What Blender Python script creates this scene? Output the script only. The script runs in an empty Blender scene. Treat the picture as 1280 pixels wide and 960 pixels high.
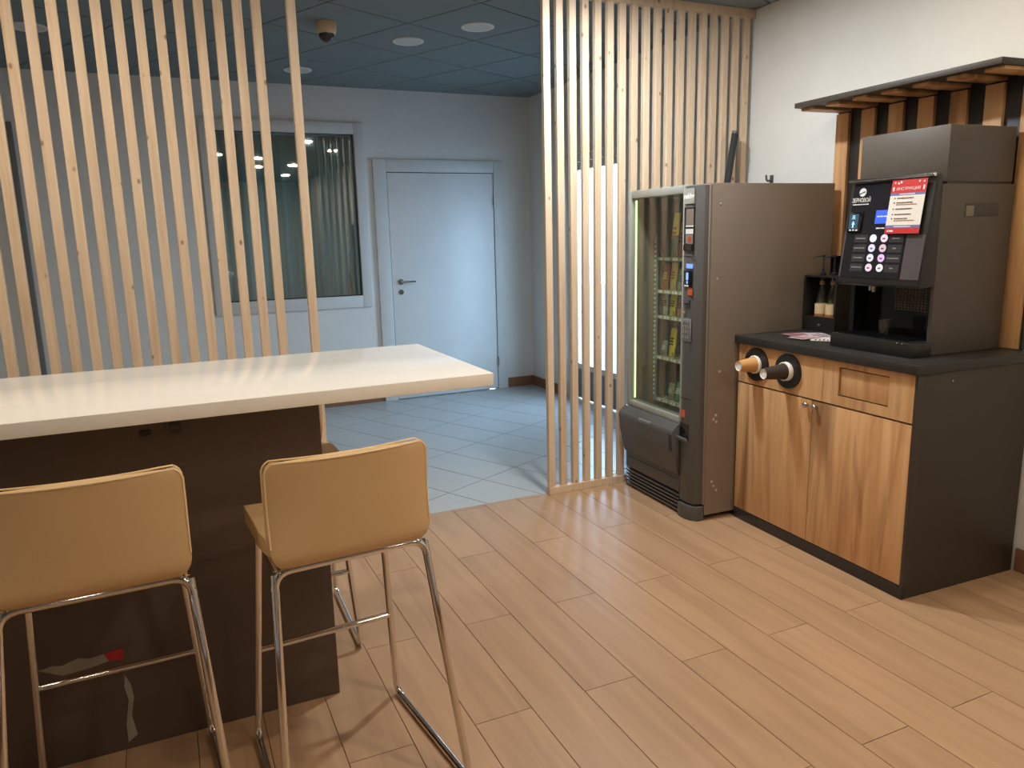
import bpy, bmesh, math, random
from mathutils import Vector, Matrix
R = math.radians
rnd = random.Random(7)
S = bpy.context.scene
C = S.collection

# ------------------------------------------------------------------ camera, world, exposure
yaw, pitch, roll = R(24.457), R(-11.154), R(1.372)
fwd = Vector((math.sin(yaw)*math.cos(pitch), math.cos(yaw)*math.cos(pitch), math.sin(pitch)))
rgt = Vector((math.cos(yaw), -math.sin(yaw), 0)); dwn = -rgt.cross(fwd)
cr, cd = math.cos(roll)*rgt + math.sin(roll)*dwn, -math.sin(roll)*rgt + math.cos(roll)*dwn
cam = bpy.data.objects.new('camera', bpy.data.cameras.new('camera')); C.objects.link(cam)
cam.data.sensor_width = 36; cam.data.lens = 949.8/1280*36; cam.data.clip_start = 0.05
mw = Matrix.Identity(4)
for i, a in enumerate((cr, -cd, -fwd)):
    for j in range(3): mw[j][i] = a[j]
mw[0][3], mw[1][3], mw[2][3] = 0, 0, 1.52
cam.matrix_world = mw
S.camera = cam
S.view_settings.view_transform = 'Standard'; S.view_settings.look = 'None'
S.view_settings.gamma = 1; S.view_settings.use_curve_mapping = False
S.view_settings.exposure = 0.0
LAMP_W = 17.0; LAMP_C = (1.0, .85, .66)
w = bpy.data.worlds.new('sky'); S.world = w; w.use_nodes = True
w.node_tree.nodes['Background'].inputs[0].default_value = (.44, .66, 1.0, 1)
w.node_tree.nodes['Background'].inputs[1].default_value = 13.0
# portal that guides the daylight sampling through the glazed entrance door
def portal(loc, rot, sx, sy):
    l = bpy.data.lights.new('daylight_portal', 'AREA'); l.shape = 'RECTANGLE'; l.size = sx; l.size_y = sy
    l.cycles.is_portal = True
    o = bpy.data.objects.new('daylight_portal', l); C.objects.link(o); o.location = loc; o.rotation_euler = rot
portal((3.56, 5.705, 1.1), (0, R(90), 0), 2.2, 1.02)

# ------------------------------------------------------------------ materials
def lin(c): return tuple(((v/255)/12.92 if v/255 <= .04045 else ((v/255+.055)/1.055)**2.4) for v in c)
MATS = {}
def mat(name, col=None, rough=.5, metal=0, emit=None, es=0, spec=.5, coat=0, lincol=None, bump=0, bscale=200):
    if name in MATS: return MATS[name]
    m = bpy.data.materials.new(name); m.use_nodes = True
    n = m.node_tree.nodes; b = n['Principled BSDF']; l = m.node_tree.links
    c = lincol if lincol else lin(col)
    b.inputs['Base Color'].default_value = (*c, 1)
    b.inputs['Roughness'].default_value = rough; b.inputs['Metallic'].default_value = metal
    b.inputs['Specular IOR Level'].default_value = spec; b.inputs['Coat Weight'].default_value = coat
    if emit: b.inputs['Emission Color'].default_value = (*emit, 1); b.inputs['Emission Strength'].default_value = es
    # fine mottling so that no surface is perfectly flat in colour
    if not emit and metal < .5:
        tc = n.new('ShaderNodeTexCoord'); nz = n.new('ShaderNodeTexNoise'); nz.inputs['Scale'].default_value = 6; nz.inputs['Detail'].default_value = 4
        hs = n.new('ShaderNodeHueSaturation'); mr = n.new('ShaderNodeMapRange')
        mr.inputs['To Min'].default_value = .95; mr.inputs['To Max'].default_value = 1.05
        hs.inputs['Color'].default_value = (*c, 1)
        l.new(tc.outputs['Object'], nz.inputs['Vector']); l.new(nz.outputs['Fac'], mr.inputs['Value']); l.new(mr.outputs[0], hs.inputs['Value']); l.new(hs.outputs[0], b.inputs['Base Color'])
        if bump:
            n2 = n.new('ShaderNodeTexNoise'); n2.inputs['Scale'].default_value = bscale; n2.inputs['Detail'].default_value = 3
            bp = n.new('ShaderNodeBump'); bp.inputs['Strength'].default_value = bump; bp.inputs['Distance'].default_value = .002
            l.new(tc.outputs['Object'], n2.inputs['Vector']); l.new(n2.outputs['Fac'], bp.inputs['Height']); l.new(bp.outputs[0], b.inputs['Normal'])
    MATS[name] = m; return m

def wood(name, c1, c2, c3, scale, grain, rough, tint=.08, knots=0, streak=0, spec=.4):
    """grain stretched by the per-axis scale; tint varies from piece to piece"""
    m = bpy.data.materials.new(name); m.use_nodes = True
    n = m.node_tree.nodes; l = m.node_tree.links; b = n['Principled BSDF']
    tc = n.new('ShaderNodeTexCoord'); oi = n.new('ShaderNodeObjectInfo')
    off = n.new('ShaderNodeVectorMath'); off.operation = 'MULTIPLY_ADD'
    cmb = n.new('ShaderNodeCombineXYZ')
    for k in range(3): l.new(oi.outputs['Random'], cmb.inputs[k])
    off.inputs[1].default_value = (37, 53, 71); l.new(cmb.outputs[0], off.inputs[0]); l.new(tc.outputs['Object'], off.inputs[2])
    mp = n.new('ShaderNodeMapping'); mp.inputs['Scale'].default_value = scale; l.new(off.outputs[0], mp.inputs['Vector'])
    nz = n.new('ShaderNodeTexNoise'); nz.inputs['Scale'].default_value = grain; nz.inputs['Detail'].default_value = 6; nz.inputs['Roughness'].default_value = .6; nz.inputs['Distortion'].default_value = .6
    l.new(mp.outputs[0], nz.inputs['Vector'])
    rp = n.new('ShaderNodeValToRGB'); e = rp.color_ramp.elements
    e[0].position = .3; e[0].color = (*lin(c1), 1); e[1].position = .72; e[1].color = (*lin(c3), 1)
    x = e.new(.5); x.color = (*lin(c2), 1)
    l.new(nz.outputs['Fac'], rp.inputs['Fac']); col = rp.outputs[0]
    if streak:
        n2 = n.new('ShaderNodeTexNoise'); n2.inputs['Scale'].default_value = grain*.45; n2.inputs['Detail'].default_value = 3; n2.inputs['Distortion'].default_value = 1.2
        l.new(mp.outputs[0], n2.inputs['Vector'])
        r2 = n.new('ShaderNodeMapRange'); r2.inputs['From Min'].default_value = .56; r2.inputs['From Max'].default_value = .72; r2.inputs['To Max'].default_value = streak
        l.new(n2.outputs['Fac'], r2.inputs['Value'])
        mx = n.new('ShaderNodeMix'); mx.data_type = 'RGBA'; l.new(r2.outputs[0], mx.inputs['Factor']); l.new(col, mx.inputs['A']); mx.inputs['B'].default_value = (*lin((104, 66, 36)), 1); col = mx.outputs['Result']
    if knots:
        m2 = n.new('ShaderNodeMapping'); m2.inputs['Scale'].default_value = (12, 12, 7); l.new(off.outputs[0], m2.inputs['Vector'])
        vo = n.new('ShaderNodeTexVoronoi'); vo.inputs['Scale'].default_value = 1.0; l.new(m2.outputs[0], vo.inputs['Vector'])
        r3 = n.new('ShaderNodeMapRange'); r3.inputs['From Min'].default_value = .11; r3.inputs['From Max'].default_value = .05; r3.inputs['To Max'].default_value = knots
        l.new(vo.outputs['Distance'], r3.inputs['Value'])
        mx = n.new('ShaderNodeMix'); mx.data_type = 'RGBA'; l.new(r3.outputs[0], mx.inputs['Factor']); l.new(col, mx.inputs['A']); mx.inputs['B'].default_value = (*lin((120, 78, 44)), 1); col = mx.outputs['Result']
    hs = n.new('ShaderNodeHueSaturation'); mr = n.new('ShaderNodeMapRange')
    mr.inputs['To Min'].default_value = 1-tint; mr.inputs['To Max'].default_value = 1+tint
    l.new(oi.outputs['Random'], mr.inputs['Value']); l.new(mr.outputs[0], hs.inputs['Value']); l.new(col, hs.inputs['Color']); l.new(hs.outputs[0], b.inputs['Base Color'])
    b.inputs['Roughness'].default_value = rough; b.inputs['Specular IOR Level'].default_value = spec
    bp = n.new('ShaderNodeBump'); bp.inputs['Strength'].default_value = .08; bp.inputs['Distance'].default_value = .002
    l.new(nz.outputs['Fac'], bp.inputs['Height']); l.new(bp.outputs[0], b.inputs['Normal'])
    return m

def glass_mat(name, tint=(1, 1, 1), ior=1.5, extra=.0):
    m = bpy.data.materials.new(name); m.use_nodes = True; n = m.node_tree.nodes; l = m.node_tree.links
    n.remove(n['Principled BSDF']); o = n['Material Output']
    t = n.new('ShaderNodeBsdfTransparent'); t.inputs[0].default_value = (*tint, 1)
    g = n.new('ShaderNodeBsdfGlossy'); g.inputs['Roughness'].default_value = .02
    ge = n.new('ShaderNodeNewGeometry'); dt = n.new('ShaderNodeVectorMath'); dt.operation = 'DOT_PRODUCT'
    l.new(ge.outputs['Normal'], dt.inputs[0]); l.new(ge.outputs['Incoming'], dt.inputs[1])
    def mth(op, a, b=None):
        q = n.new('ShaderNodeMath'); q.operation = op
        for i, v in enumerate((a, b)):
            if v is None: continue
            if isinstance(v, (int, float)): q.inputs[i].default_value = v
            else: l.new(v, q.inputs[i])
        return q
    f0 = ((ior-1)/(ior+1))**2
    f = mth('MULTIPLY_ADD', mth('POWER', mth('SUBTRACT', 1.0, mth('ABSOLUTE', dt.outputs['Value']).outputs[0]).outputs[0], 5.0).outputs[0], 1-f0); f.inputs[2].default_value = f0
    ad = n.new('ShaderNodeMath'); ad.operation = 'ADD'; ad.inputs[1].default_value = extra; ad.use_clamp = True
    mx = n.new('ShaderNodeMixShader'); l.new(f.outputs[0], ad.inputs[0]); l.new(ad.outputs[0], mx.inputs[0]); l.new(t.outputs[0], mx.inputs[1]); l.new(g.outputs[0], mx.inputs[2]); l.new(mx.outputs[0], o.inputs[0])
    return m

PINE = wood('pale_pine', (208, 178, 146), (221, 195, 165), (229, 206, 178), (1, 1, .06), 38, .5, .05, .75)
PLANK = wood('wood_look_plank', (166, 131, 100), (178, 142, 109), (187, 151, 118), (1, .07, 1), 16, .36, .045, spec=.45)
OAK = wood('rustic_oak', (180, 130, 84), (208, 160, 110), (218, 175, 128), (1, 1, .09), 14, .45, .05, 0, .7)
SKIRT = wood('brown_skirting', (120, 84, 60), (136, 98, 72), (148, 110, 82), (.1, .1, 1), 16, .4)
WALL = mat('white_wall_paint', (226, 224, 218), .75, bump=.05)
CEIL = mat('slate_ceiling_panel', (124, 133, 132), .85, bump=.15, bscale=120)
CEILG = mat('ceiling_grid', (62, 66, 66), .7)
TILE = mat('grey_porcelain_tile', (180, 181, 178), .3, bump=.03, bscale=60)
GROUT = mat('dark_grout', (58, 58, 58), .9)
PGROUT = mat('brown_joint', (116, 82, 56), .9)
WHITE = mat('white_gloss_laminate', (246, 240, 232), .16, spec=.35)
DOORW = mat('white_door_paint', (228, 228, 224), .4)
FRAMEW = mat('white_frame', (214, 213, 208), .45)
DARKP = mat('dark_brown_panel', (90, 75, 65), .5)
BLACK = mat('black_laminate', (44, 42, 40), .38)
CABSIDE = mat('charcoal_brown_side', (60, 52, 45), .5)
BLKPL = mat('black_plastic', (34, 33, 33), .3)
BLKGL = mat('black_gloss', (20, 20, 21), .08)
GREYPL = mat('charcoal_plastic', (84, 82, 80), .42)
MACH = mat('machine_charcoal', (84, 76, 68), .5, bump=.05, bscale=400)
VSIDE = mat('taupe_grey_sheet', (132, 120, 108), .42, bump=.06, bscale=500)
VIN = mat('vending_interior', (172, 172, 160), .5)
SILV = mat('silver_profile', (178, 180, 170), .35, metal=.35)
CHROME = mat('chrome', (225, 220, 214), .08, metal=1)
STEEL = mat('brushed_steel', (190, 188, 184), .25, metal=1)
LEATH = mat('cream_leather', (212, 177, 130), .42, bump=.12, bscale=260)
PIPING = mat('cream_piping', (238, 206, 156), .4)
WPLAST = mat('white_plastic', (228, 228, 222), .4)
BEIGEP = mat('yellowed_plastic', (206, 186, 150), .45)
GLASS = glass_mat('clear_pane', (.94, .97, .95))
WGLASS = glass_mat('window_pane', (.82, .96, .97), 1.5, .2)
def emis(name, col, s): return mat(name, lincol=(.02, .02, .02), emit=col, es=s)

# ------------------------------------------------------------------ mesh helpers
class MB:
    def __init__(s): s.bm = bmesh.new()
    def _add(s, b, M=None):
        if M is not None: bmesh.ops.transform(b, matrix=M, verts=b.verts)
        me = bpy.data.meshes.new('t'); b.to_mesh(me); b.free(); s.bm.from_mesh(me); bpy.data.meshes.remove(me); return s
    def box(s, x0, x1, y0, y1, z0, z1, bev=0, seg=2, M=None):
        b = bmesh.new(); bmesh.ops.create_cube(b, size=1)
        for v in b.verts: v.co = Vector(((x0+x1)/2+v.co.x*(x1-x0), (y0+y1)/2+v.co.y*(y1-y0), (z0+z1)/2+v.co.z*(z1-z0)))
        if bev: bmesh.ops.bevel(b, geom=b.edges[:], offset=bev, segments=seg, affect='EDGES', profile=.5)
        return s._add(b, M)
    def cyl(s, p0, p1, r0, r1=None, seg=24, caps=True):
        r1 = r0 if r1 is None else r1; p0, p1 = Vector(p0), Vector(p1); d = p1-p0
        b = bmesh.new(); bmesh.ops.create_cone(b, cap_ends=caps, segments=seg, radius1=r0, radius2=r1, depth=d.length)
        return s._add(b, Matrix.Translation((p0+p1)/2) @ d.to_track_quat('Z', 'Y').to_matrix().to_4x4())
    def ball(s, c, r, sc=(1, 1, 1), seg=20):
        b = bmesh.new(); bmesh.ops.create_uvsphere(b, u_segments=seg, v_segments=seg//2, radius=r)
        return s._add(b, Matrix.Translation(c) @ Matrix.Diagonal((*sc, 1)))
    def lathe(s, prof, c=(0, 0, 0), axis=(0, 0, 1), seg=28):
        """prof: (radius, height) pairs, spun about axis through c"""
        b = bmesh.new(); rings = []
        for r, h in prof:
            rings.append([b.verts.new((r*math.cos(2*math.pi*i/seg), r*math.sin(2*math.pi*i/seg), h)) for i in range(seg)])
        for a, q in zip(rings, rings[1:]):
            for i in range(seg): b.faces.new((a[i], a[(i+1) % seg], q[(i+1) % seg], q[i]))
        if prof[0][0] > 1e-5: b.faces.new(rings[0][::-1])
        if prof[-1][0] > 1e-5: b.faces.new(rings[-1])
        bmesh.ops.remove_doubles(b, verts=b.verts, dist=1e-6)
        return s._add(b, Matrix.Translation(c) @ Vector(axis).to_track_quat('Z', 'Y').to_matrix().to_4x4())
    def prism(s, poly, axis, a0, a1, bev=0):
        """poly of 2-D points in the plane normal to axis, extruded a0..a1"""
        b = bmesh.new()
        def P(u, v, t): return {'x': (t, u, v), 'y': (u, t, v), 'z': (u, v, t)}[axis]
        A = [b.verts.new(P(u, v, a0)) for u, v in poly]; B = [b.verts.new(P(u, v, a1)) for u, v in poly]
        n = len(poly)
        b.faces.new(A); b.faces.new(B[::-1])
        for i in range(n): b.faces.new((A[i], B[i], B[(i+1) % n], A[(i+1) % n]))
        bmesh.ops.recalc_face_normals(b, faces=b.faces)
        if bev: bmesh.ops.bevel(b, geom=b.edges[:], offset=bev, segments=2, affect='EDGES', profile=.5)
        return s._add(b)
    def tube(s, pts, r, seg=12, closed=False):
        pts = [Vector(p) for p in pts]; n = len(pts); b = bmesh.new(); rings = []
        t0 = (pts[1]-pts[0]).normalized(); up = Vector((0, 0, 1)) if abs(t0.z) < .9 else Vector((1, 0, 0)); nrm = (up - t0*up.dot(t0)).normalized()
        for i, p in enumerate(pts):
            if closed: t = (pts[(i+1) % n]-pts[i-1]).normalized()
            else: t = ((pts[i+1]-p) if i == 0 else (p-pts[i-1]) if i == n-1 else (pts[i+1]-pts[i-1])).normalized()
            nrm = (nrm - t*nrm.dot(t)).normalized(); bi = t.cross(nrm)
            rings.append([b.verts.new(p+r*(math.cos(2*math.pi*k/seg)*nrm+math.sin(2*math.pi*k/seg)*bi)) for k in range(seg)])
        for i in range(n if closed else n-1):
            A, B = rings[i], rings[(i+1) % n]
            for k in range(seg): b.faces.new((A[k], A[(k+1) % seg], B[(k+1) % seg], B[k]))
        if not closed: b.faces.new(rings[0][::-1]); b.faces.new(rings[-1])
        return s._add(b)
    def poly(s, pts):
        s.bm.faces.new([s.bm.verts.new(p) for p in pts]); return s
    def build(s, name, m, parent=None, off=(0, 0, 0), smooth=True):
        if any(off): bmesh.ops.translate(s.bm, verts=s.bm.verts, vec=-Vector(off))
        bmesh.ops.recalc_face_normals(s.bm, faces=s.bm.faces)
        me = bpy.data.meshes.new(name); s.bm.to_mesh(me); s.bm.free()
        if smooth:
            me.polygons.foreach_set('use_smooth', [True]*len(me.polygons)); me.set_sharp_from_angle(angle=R(38))
        me.materials.append(m); o = bpy.data.objects.new(name, me); C.objects.link(o)
        if parent: o.parent = parent
        return o
def fillet(pts, r, n=6):
    out = [Vector(pts[0])]
    for a, p, b in zip(pts, pts[1:], pts[2:]):
        a, p, b = Vector(a), Vector(p), Vector(b); d1, d2 = (a-p).normalized(), (b-p).normalized()
        k = min(r, (a-p).length*.49, (b-p).length*.49); q0, q1 = p+d1*k, p+d2*k
        for i in range(n+1):
            t = i/n; out.append(q0*(1-t)**2 + p*2*t*(1-t) + q1*t*t)
    out.append(Vector(pts[-1])); return out
def tag(o, label, cat, group=None):
    o['label'] = label; o['category'] = cat
    if group: o['group'] = group
    return o
def thing(name, label, cat, loc=(0, 0, 0), rz=0, group=None):
    o = bpy.data.objects.new(name, None); C.objects.link(o); o.empty_display_size = .1
    o.location = loc; o.rotation_euler = (0, 0, rz); return tag(o, label, cat, group)
def struct(o): o['kind'] = 'structure'; return o
def copy_tree(o, parent=None):
    c = o.copy(); C.objects.link(c); c.parent = parent
    for ch in list(o.children): copy_tree(ch, c)
    return c
def blur_mesh(n, size, name, m, parent, M, align):
    """print too small to read in the photograph: a row of uneven dashes"""
    mb = MB(); x = 0; r_ = random.Random(n*31+int(size*1e5)); bl = []
    while x < n*size*.55:
        w_ = size*(.5+1.3*r_.random()); bl.append((x, x+w_)); x += w_+size*.22
    sh = 0 if align == 'LEFT' else -x/2
    for a, b in bl: mb.box(a+sh, b+sh, -size*.26, size*.26, 0, .0004)
    o = mb.build(name, m, parent, smooth=False); o.data.transform(M); return o
def text_mesh(body, size, name, m, parent, M, extrude=.0006, align='CENTER', bold=0):
    if body[0] == '#': return blur_mesh(len(body), size, name, m, parent, M, align)
    cu = bpy.data.curves.new('txt', 'FONT'); cu.body = body; cu.size = size; cu.extrude = extrude; cu.align_x = align; cu.align_y = 'CENTER'; cu.offset = bold
    o = bpy.data.objects.new('txt', cu); C.objects.link(o); bpy.context.view_layer.update()
    me = bpy.data.meshes.new_from_object(o.evaluated_get(bpy.context.evaluated_depsgraph_get())); me.name = name
    bpy.data.objects.remove(o); bpy.data.curves.remove(cu)
    me.transform(M); me.materials.clear(); me.materials.append(m)
    t = bpy.data.objects.new(name, me); C.objects.link(t); t.parent = parent; return t

# wall frame: the right-hand wall of the seating area runs 2 degrees off the partition
WA = R(2.0); WO = Vector((3.395, 3.835, 0))
def wl(x, y, z=0): return Vector((math.cos(WA)*x+math.sin(WA)*y+WO.x, -math.sin(WA)*x+math.cos(WA)*y+WO.y, z))
class WThing:
    """a thing standing in the wall frame; parts are given in wall-frame coordinates"""
    def __init__(s, name, label, cat, base, group=None):
        s.base = Vector(base); s.o = thing(name, label, cat, wl(*base), -WA, group)
    def part(s, mb, name, m, parent=None, smooth=True): return mb.build(name, m, parent or s.o, s.base, smooth)

# ------------------------------------------------------------------ floor
Y0 = 3.855; ZC = 2.80; YB = 6.9; XH = 3.38
floor = struct(MB().box(-3.2, 3.45, -4.5, Y0, -.16, -.003).build('floor', PGROUT))
sub = MB().box(-3.2, XH+.16, Y0, YB, -.16, -.003).build('tile_bed', GROUT, floor)
PW = .2; PL = 1.206; px0 = 1.96
def clip(poly, x0, x1, y0, y1):
    for ax, lim, sg in ((0, x0, 1), (0, x1, -1), (1, y0, 1), (1, y1, -1)):
        out = []
        for a, b in zip(poly, poly[1:]+poly[:1]):
            da, db = (a[ax]-lim)*sg, (b[ax]-lim)*sg
            if da >= 0: out.append(a)
            if (da >= 0) != (db >= 0):
                t = da/(da-db); out.append((a[0]+(b[0]-a[0])*t, a[1]+(b[1]-a[1])*t))
        poly = out
        if len(poly) < 3: return None
    return poly
def area(p): return abs(sum(a[0]*b[1]-a[1]*b[0] for a, b in zip(p, p[1:]+p[:1])))/2
def piece(name, poly, z0, z1, m, parent):
    cx = sum(p[0] for p in poly)/len(poly); cy = sum(p[1] for p in poly)/len(poly)
    o = MB().prism([(a-cx, b-cy) for a, b in poly], 'z', z0, z1).build(name, m, parent, smooth=False); o.location = (cx, cy, 0); return o
G = .0014
for k in range(-19, 8):
    xa = px0+k*PW; ph = 3.222 if k % 2 == 0 else 2.616
    for j in range(-5, 2):
        ya = ph+j*PL
        q = clip([(xa+G, ya+G), (xa+PW-G, ya+G), (xa+PW-G, ya+PL-G), (xa+G, ya+PL-G)], -1.8, 3.42, -1.0, Y0-.001)
        if q and area(q) > .004: piece('plank', q, -.01, 0, PLANK, floor)
ta, tx, ty, ts, tr = R(25.79), 1.4315, 3.4521, .31264, 1.95345
tc_, ts_ = math.cos(ta), math.sin(ta)
def tp(p, q): return (tx+ts*(q*tc_-p*tr*ts_), ty+ts*(q*ts_+p*tr*tc_))
g = .009
for p in range(-10, 12):
    for q_ in range(-18, 24):
        cor = [tp(p+g*.5, q_+g), tp(p+g*.5, q_+1-g), tp(p+1-g*.5, q_+1-g), tp(p+1-g*.5, q_+g)]
        for (x0, x1, y0, y1) in ((-1.4, XH, Y0+.001, YB), (XH, XH+.16, 5.2, 6.21)):
            c_ = clip(cor, x0, x1, y0, y1)
            if c_ and area(c_) > .003: piece('tile', c_, -.01, 0, TILE, floor)

# ------------------------------------------------------------------ ceiling
ceil = struct(MB().box(-3.3, XH+.16, -4.6, 7.06, ZC+.012, ZC+.1).build('ceiling', CEILG))
ca = R(26); e1 = (.6*math.cos(ca), .6*math.sin(ca)); e2 = (-e1[1], e1[0]); co = (1.5335, 4.785)
g = .009
for i in range(-16, 14):
    for j in range(-18, 12):
        P = lambda a, b: (co[0]+a*e1[0]+b*e2[0], co[1]+a*e1[1]+b*e2[1])
        c_ = clip([P(i+g, j+g), P(i+1-g, j+g), P(i+1-g, j+1-g), P(i+g, j+1-g)], -1.9, 3.4, .3, YB)
        if c_ and area(c_) > .004: piece('ceiling_panel', c_, ZC, ZC+.011, CEIL, ceil)
struct(MB().box(-3.2, 3.45, -4.5, .3, ZC, ZC+.012).build('ceiling_rear', CEIL))
struct(MB().box(-3.2, -1.9, .3, YB, ZC, ZC+.012).build('ceiling_side', CEIL))

# ------------------------------------------------------------------ walls
wx0, wx1, wz0, wz1 = .505, 1.661, 1.005, 2.41      # interior window opening
bw = MB(); T = .16
bw.box(-3.2, wx0, YB, YB+T, 0, ZC).box(wx1, 3.54, YB, YB+T, 0, ZC).box(wx0, wx1, YB, YB+T, 0, wz0).box(wx0, wx1, YB, YB+T, wz1, ZC)
struct(bw.build('wall_back', WALL, smooth=False))
struct(MB().box(XH, XH+.16, 6.21, YB, 0, ZC).box(XH, XH+.16, 5.2, 6.21, 2.19, ZC).box(XH, XH+.16, 3.865, 5.2, 0, ZC).build('wall_hall_right', WALL, smooth=False))
o = MB().box(0, .16, -8.4, .2, 0, ZC).build('wall_right', WALL, smooth=False); o.location = WO; o.rotation_euler.z = -WA; struct(o)
struct(MB().box(-3.36, -3.2, -4.5, 7.06, 0, ZC).build('wall_left', WALL, smooth=False))
struct(MB().box(-3.36, 3.4, -4.66, -4.5, 0, ZC).build('wall_front', WALL, smooth=False))
# glazed entrance door in the hall wall, daylight outside
ed = struct(MB().box(XH+.05, XH+.11, 5.2, 5.25, 0, 2.19, .003).box(XH+.05, XH+.11, 6.16, 6.21, 0, 2.19, .003).box(XH+.05, XH+.11, 5.25, 6.16, 2.13, 2.19, .003).build('door_2', FRAMEW))
gl = MB().box(XH+.055, XH+.105, 5.255, 5.32, .01, 2.125, .003).box(XH+.055, XH+.105, 6.09, 6.155, .01, 2.125, .003).box(XH+.055, XH+.105, 5.32, 6.09, 2.06, 2.125, .003).box(XH+.055, XH+.105, 5.32, 6.09, .285, .335, .003).build('door_leaf', FRAMEW, ed)
MB().box(XH+.076, XH+.084, 5.315, 6.095, .33, 2.065).build('pane', GLASS, gl, smooth=False)
MB().box(XH+.07, XH+.09, 5.315, 6.095, .01, .29).build('kick_panel', mat('kick_bluegrey', (120, 132, 146), .5), gl)
MB().tube(fillet([(XH+.055, 5.30, .95), (XH+.0, 5.30, .95), (XH+.0, 5.30, 1.35), (XH+.055, 5.30, 1.35)], .02), .011).build('pull_handle', STEEL, gl)
struct(MB().box(XH+.16, 16, -2, 20, -.3, -.03).build('ground_outside', mat('grey_paving', (150, 156, 162), .9), smooth=False))
# skirting
struct(MB().box(3.09, XH, YB-.012, YB, 0, .095).build('baseboard_back', SKIRT))
struct(MB().box(-3.2, 1.81, YB-.012, YB, 0, .095).build('baseboard_back_left', SKIRT))
struct(MB().box(XH-.012, XH, 6.21, YB-.012, 0, .095).build('baseboard_hall', SKIRT))
o = MB().box(-.014, 0, -8.3, -1.885, 0, .105, .003).build('baseboard_right', SKIRT); o.location = WO; o.rotation_euler.z = -WA; struct(o)
# dark jamb at the far left of the back wall
struct(MB().box(-.955, -.885, YB-.05, YB, 0, 2.42, .004).build('trim_1', mat('dark_jamb', (116, 114, 108), .6)))
struct(MB().box(XH-.012, XH, 3.87, 5.2, 0, .095).build('baseboard_hall_near', SKIRT))

# interior window with curtain behind
win = struct(MB().box(.40, wx0, YB-.03, YB+.06, .90, 2.505, .004).box(wx1, 1.748, YB-.03, YB+.06, .90, 2.505, .004).box(wx0, wx1, YB-.03, YB+.06, .90, wz0, .004).box(wx0, wx1, YB-.03, YB+.06, wz1, 2.505, .004).build('window_1', FRAMEW))
MB().box(wx0, wx1, YB+.02, YB+.03, wz0, wz1).build('pane', WGLASS, win, smooth=False)
gk = MB(); 
for a in ((wx0, wx0+.008, wz0, wz1), (wx1-.008, wx1, wz0, wz1), (wx0, wx1, wz0, wz0+.008), (wx0, wx1, wz1-.008, wz1)): gk.box(a[0], a[1], YB-.002, YB+.02, a[2], a[3])
gk.build('gasket', BLKPL, win, smooth=False)
struct(MB().box(-.2, 2.4, 8.6, 8.7, 0, ZC).box(-.3, -.2, YB+T, 8.7, 0, ZC).box(2.4, 2.5, YB+T, 8.7, 0, ZC).box(-.3, 2.5, YB+T, 8.7, ZC, ZC+.1).box(-.3, 2.5, YB+T, 8.7, -.1, 0).build('wall_office', mat('dim_office', (120, 126, 124), .9), smooth=False))
def curtain(name, x0, x1, y, z0, z1, amp, per, m, label):
    mb = MB(); n = 90; prev = None
    for i in range(n+1):
        x = x0+(x1-x0)*i/n; yy = y+amp*math.sin(2*math.pi*x/per)+amp*.4*math.sin(2*math.pi*x/per*2.3+1)
        q = (mb.bm.verts.new((x, yy, z0)), mb.bm.verts.new((x, yy, z1)))
        if prev: mb.bm.faces.new((prev[0], q[0], q[1], prev[1]))
        prev = q
    o = mb.build(name, m); s = o.modifiers.new('s', 'SOLIDIFY'); s.thickness = .004; return tag(o, label, 'curtain')
curtain('curtain', .42, 1.25, YB+.34, .05, 2.7, .012, .11, mat('grey_blind', (176, 204, 210), .9), 'grey green curtain drawn flat behind the dark interior window')
curtain('curtain', 1.27, 1.80, YB+.30, .05, 2.7, .03, .10, mat('pale_curtain', (196, 216, 224), .9), 'paler curtain gathered in deep folds at the window edge beside the door')

# door
dr = struct(MB().box(1.815, 1.937, YB-.03, YB, 0, 2.205, .004).box(2.982, 3.085, YB-.03, YB, 0, 2.205, .004).box(1.937, 2.982, YB-.03, YB, 2.095, 2.205, .004).build('door_1', FRAMEW))
leaf = MB().box(1.943, 2.976, YB-.022, YB, .008, 2.088, .003).build('door_leaf', DOORW, dr)
MB().box(1.937, 1.943, YB-.006, YB, .0, 2.095).box(2.976, 2.982, YB-.006, YB, 0, 2.095).box(1.937, 2.982, YB-.006, YB, 2.088, 2.095).build('door_gap', BLKPL, dr, smooth=False)
hd = MB().cyl((2.02, YB-.03, 1.11), (2.02, YB-.022, 1.11), .026).tube(fillet([(2.02, YB-.025, 1.11), (2.02, YB-.07, 1.11), (2.15, YB-.07, 1.11)], .015), .009).build('door_handle', STEEL, leaf)
MB().cyl((2.02, YB-.028, 1.015), (2.02, YB-.022, 1.015), .024).build('lock_rosette', STEEL, leaf)
for z in (1.83, .28): MB().cyl((2.98, YB-.038, z-.045), (2.98, YB-.038, z+.045), .009).build('hinge', STEEL, dr)

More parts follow.
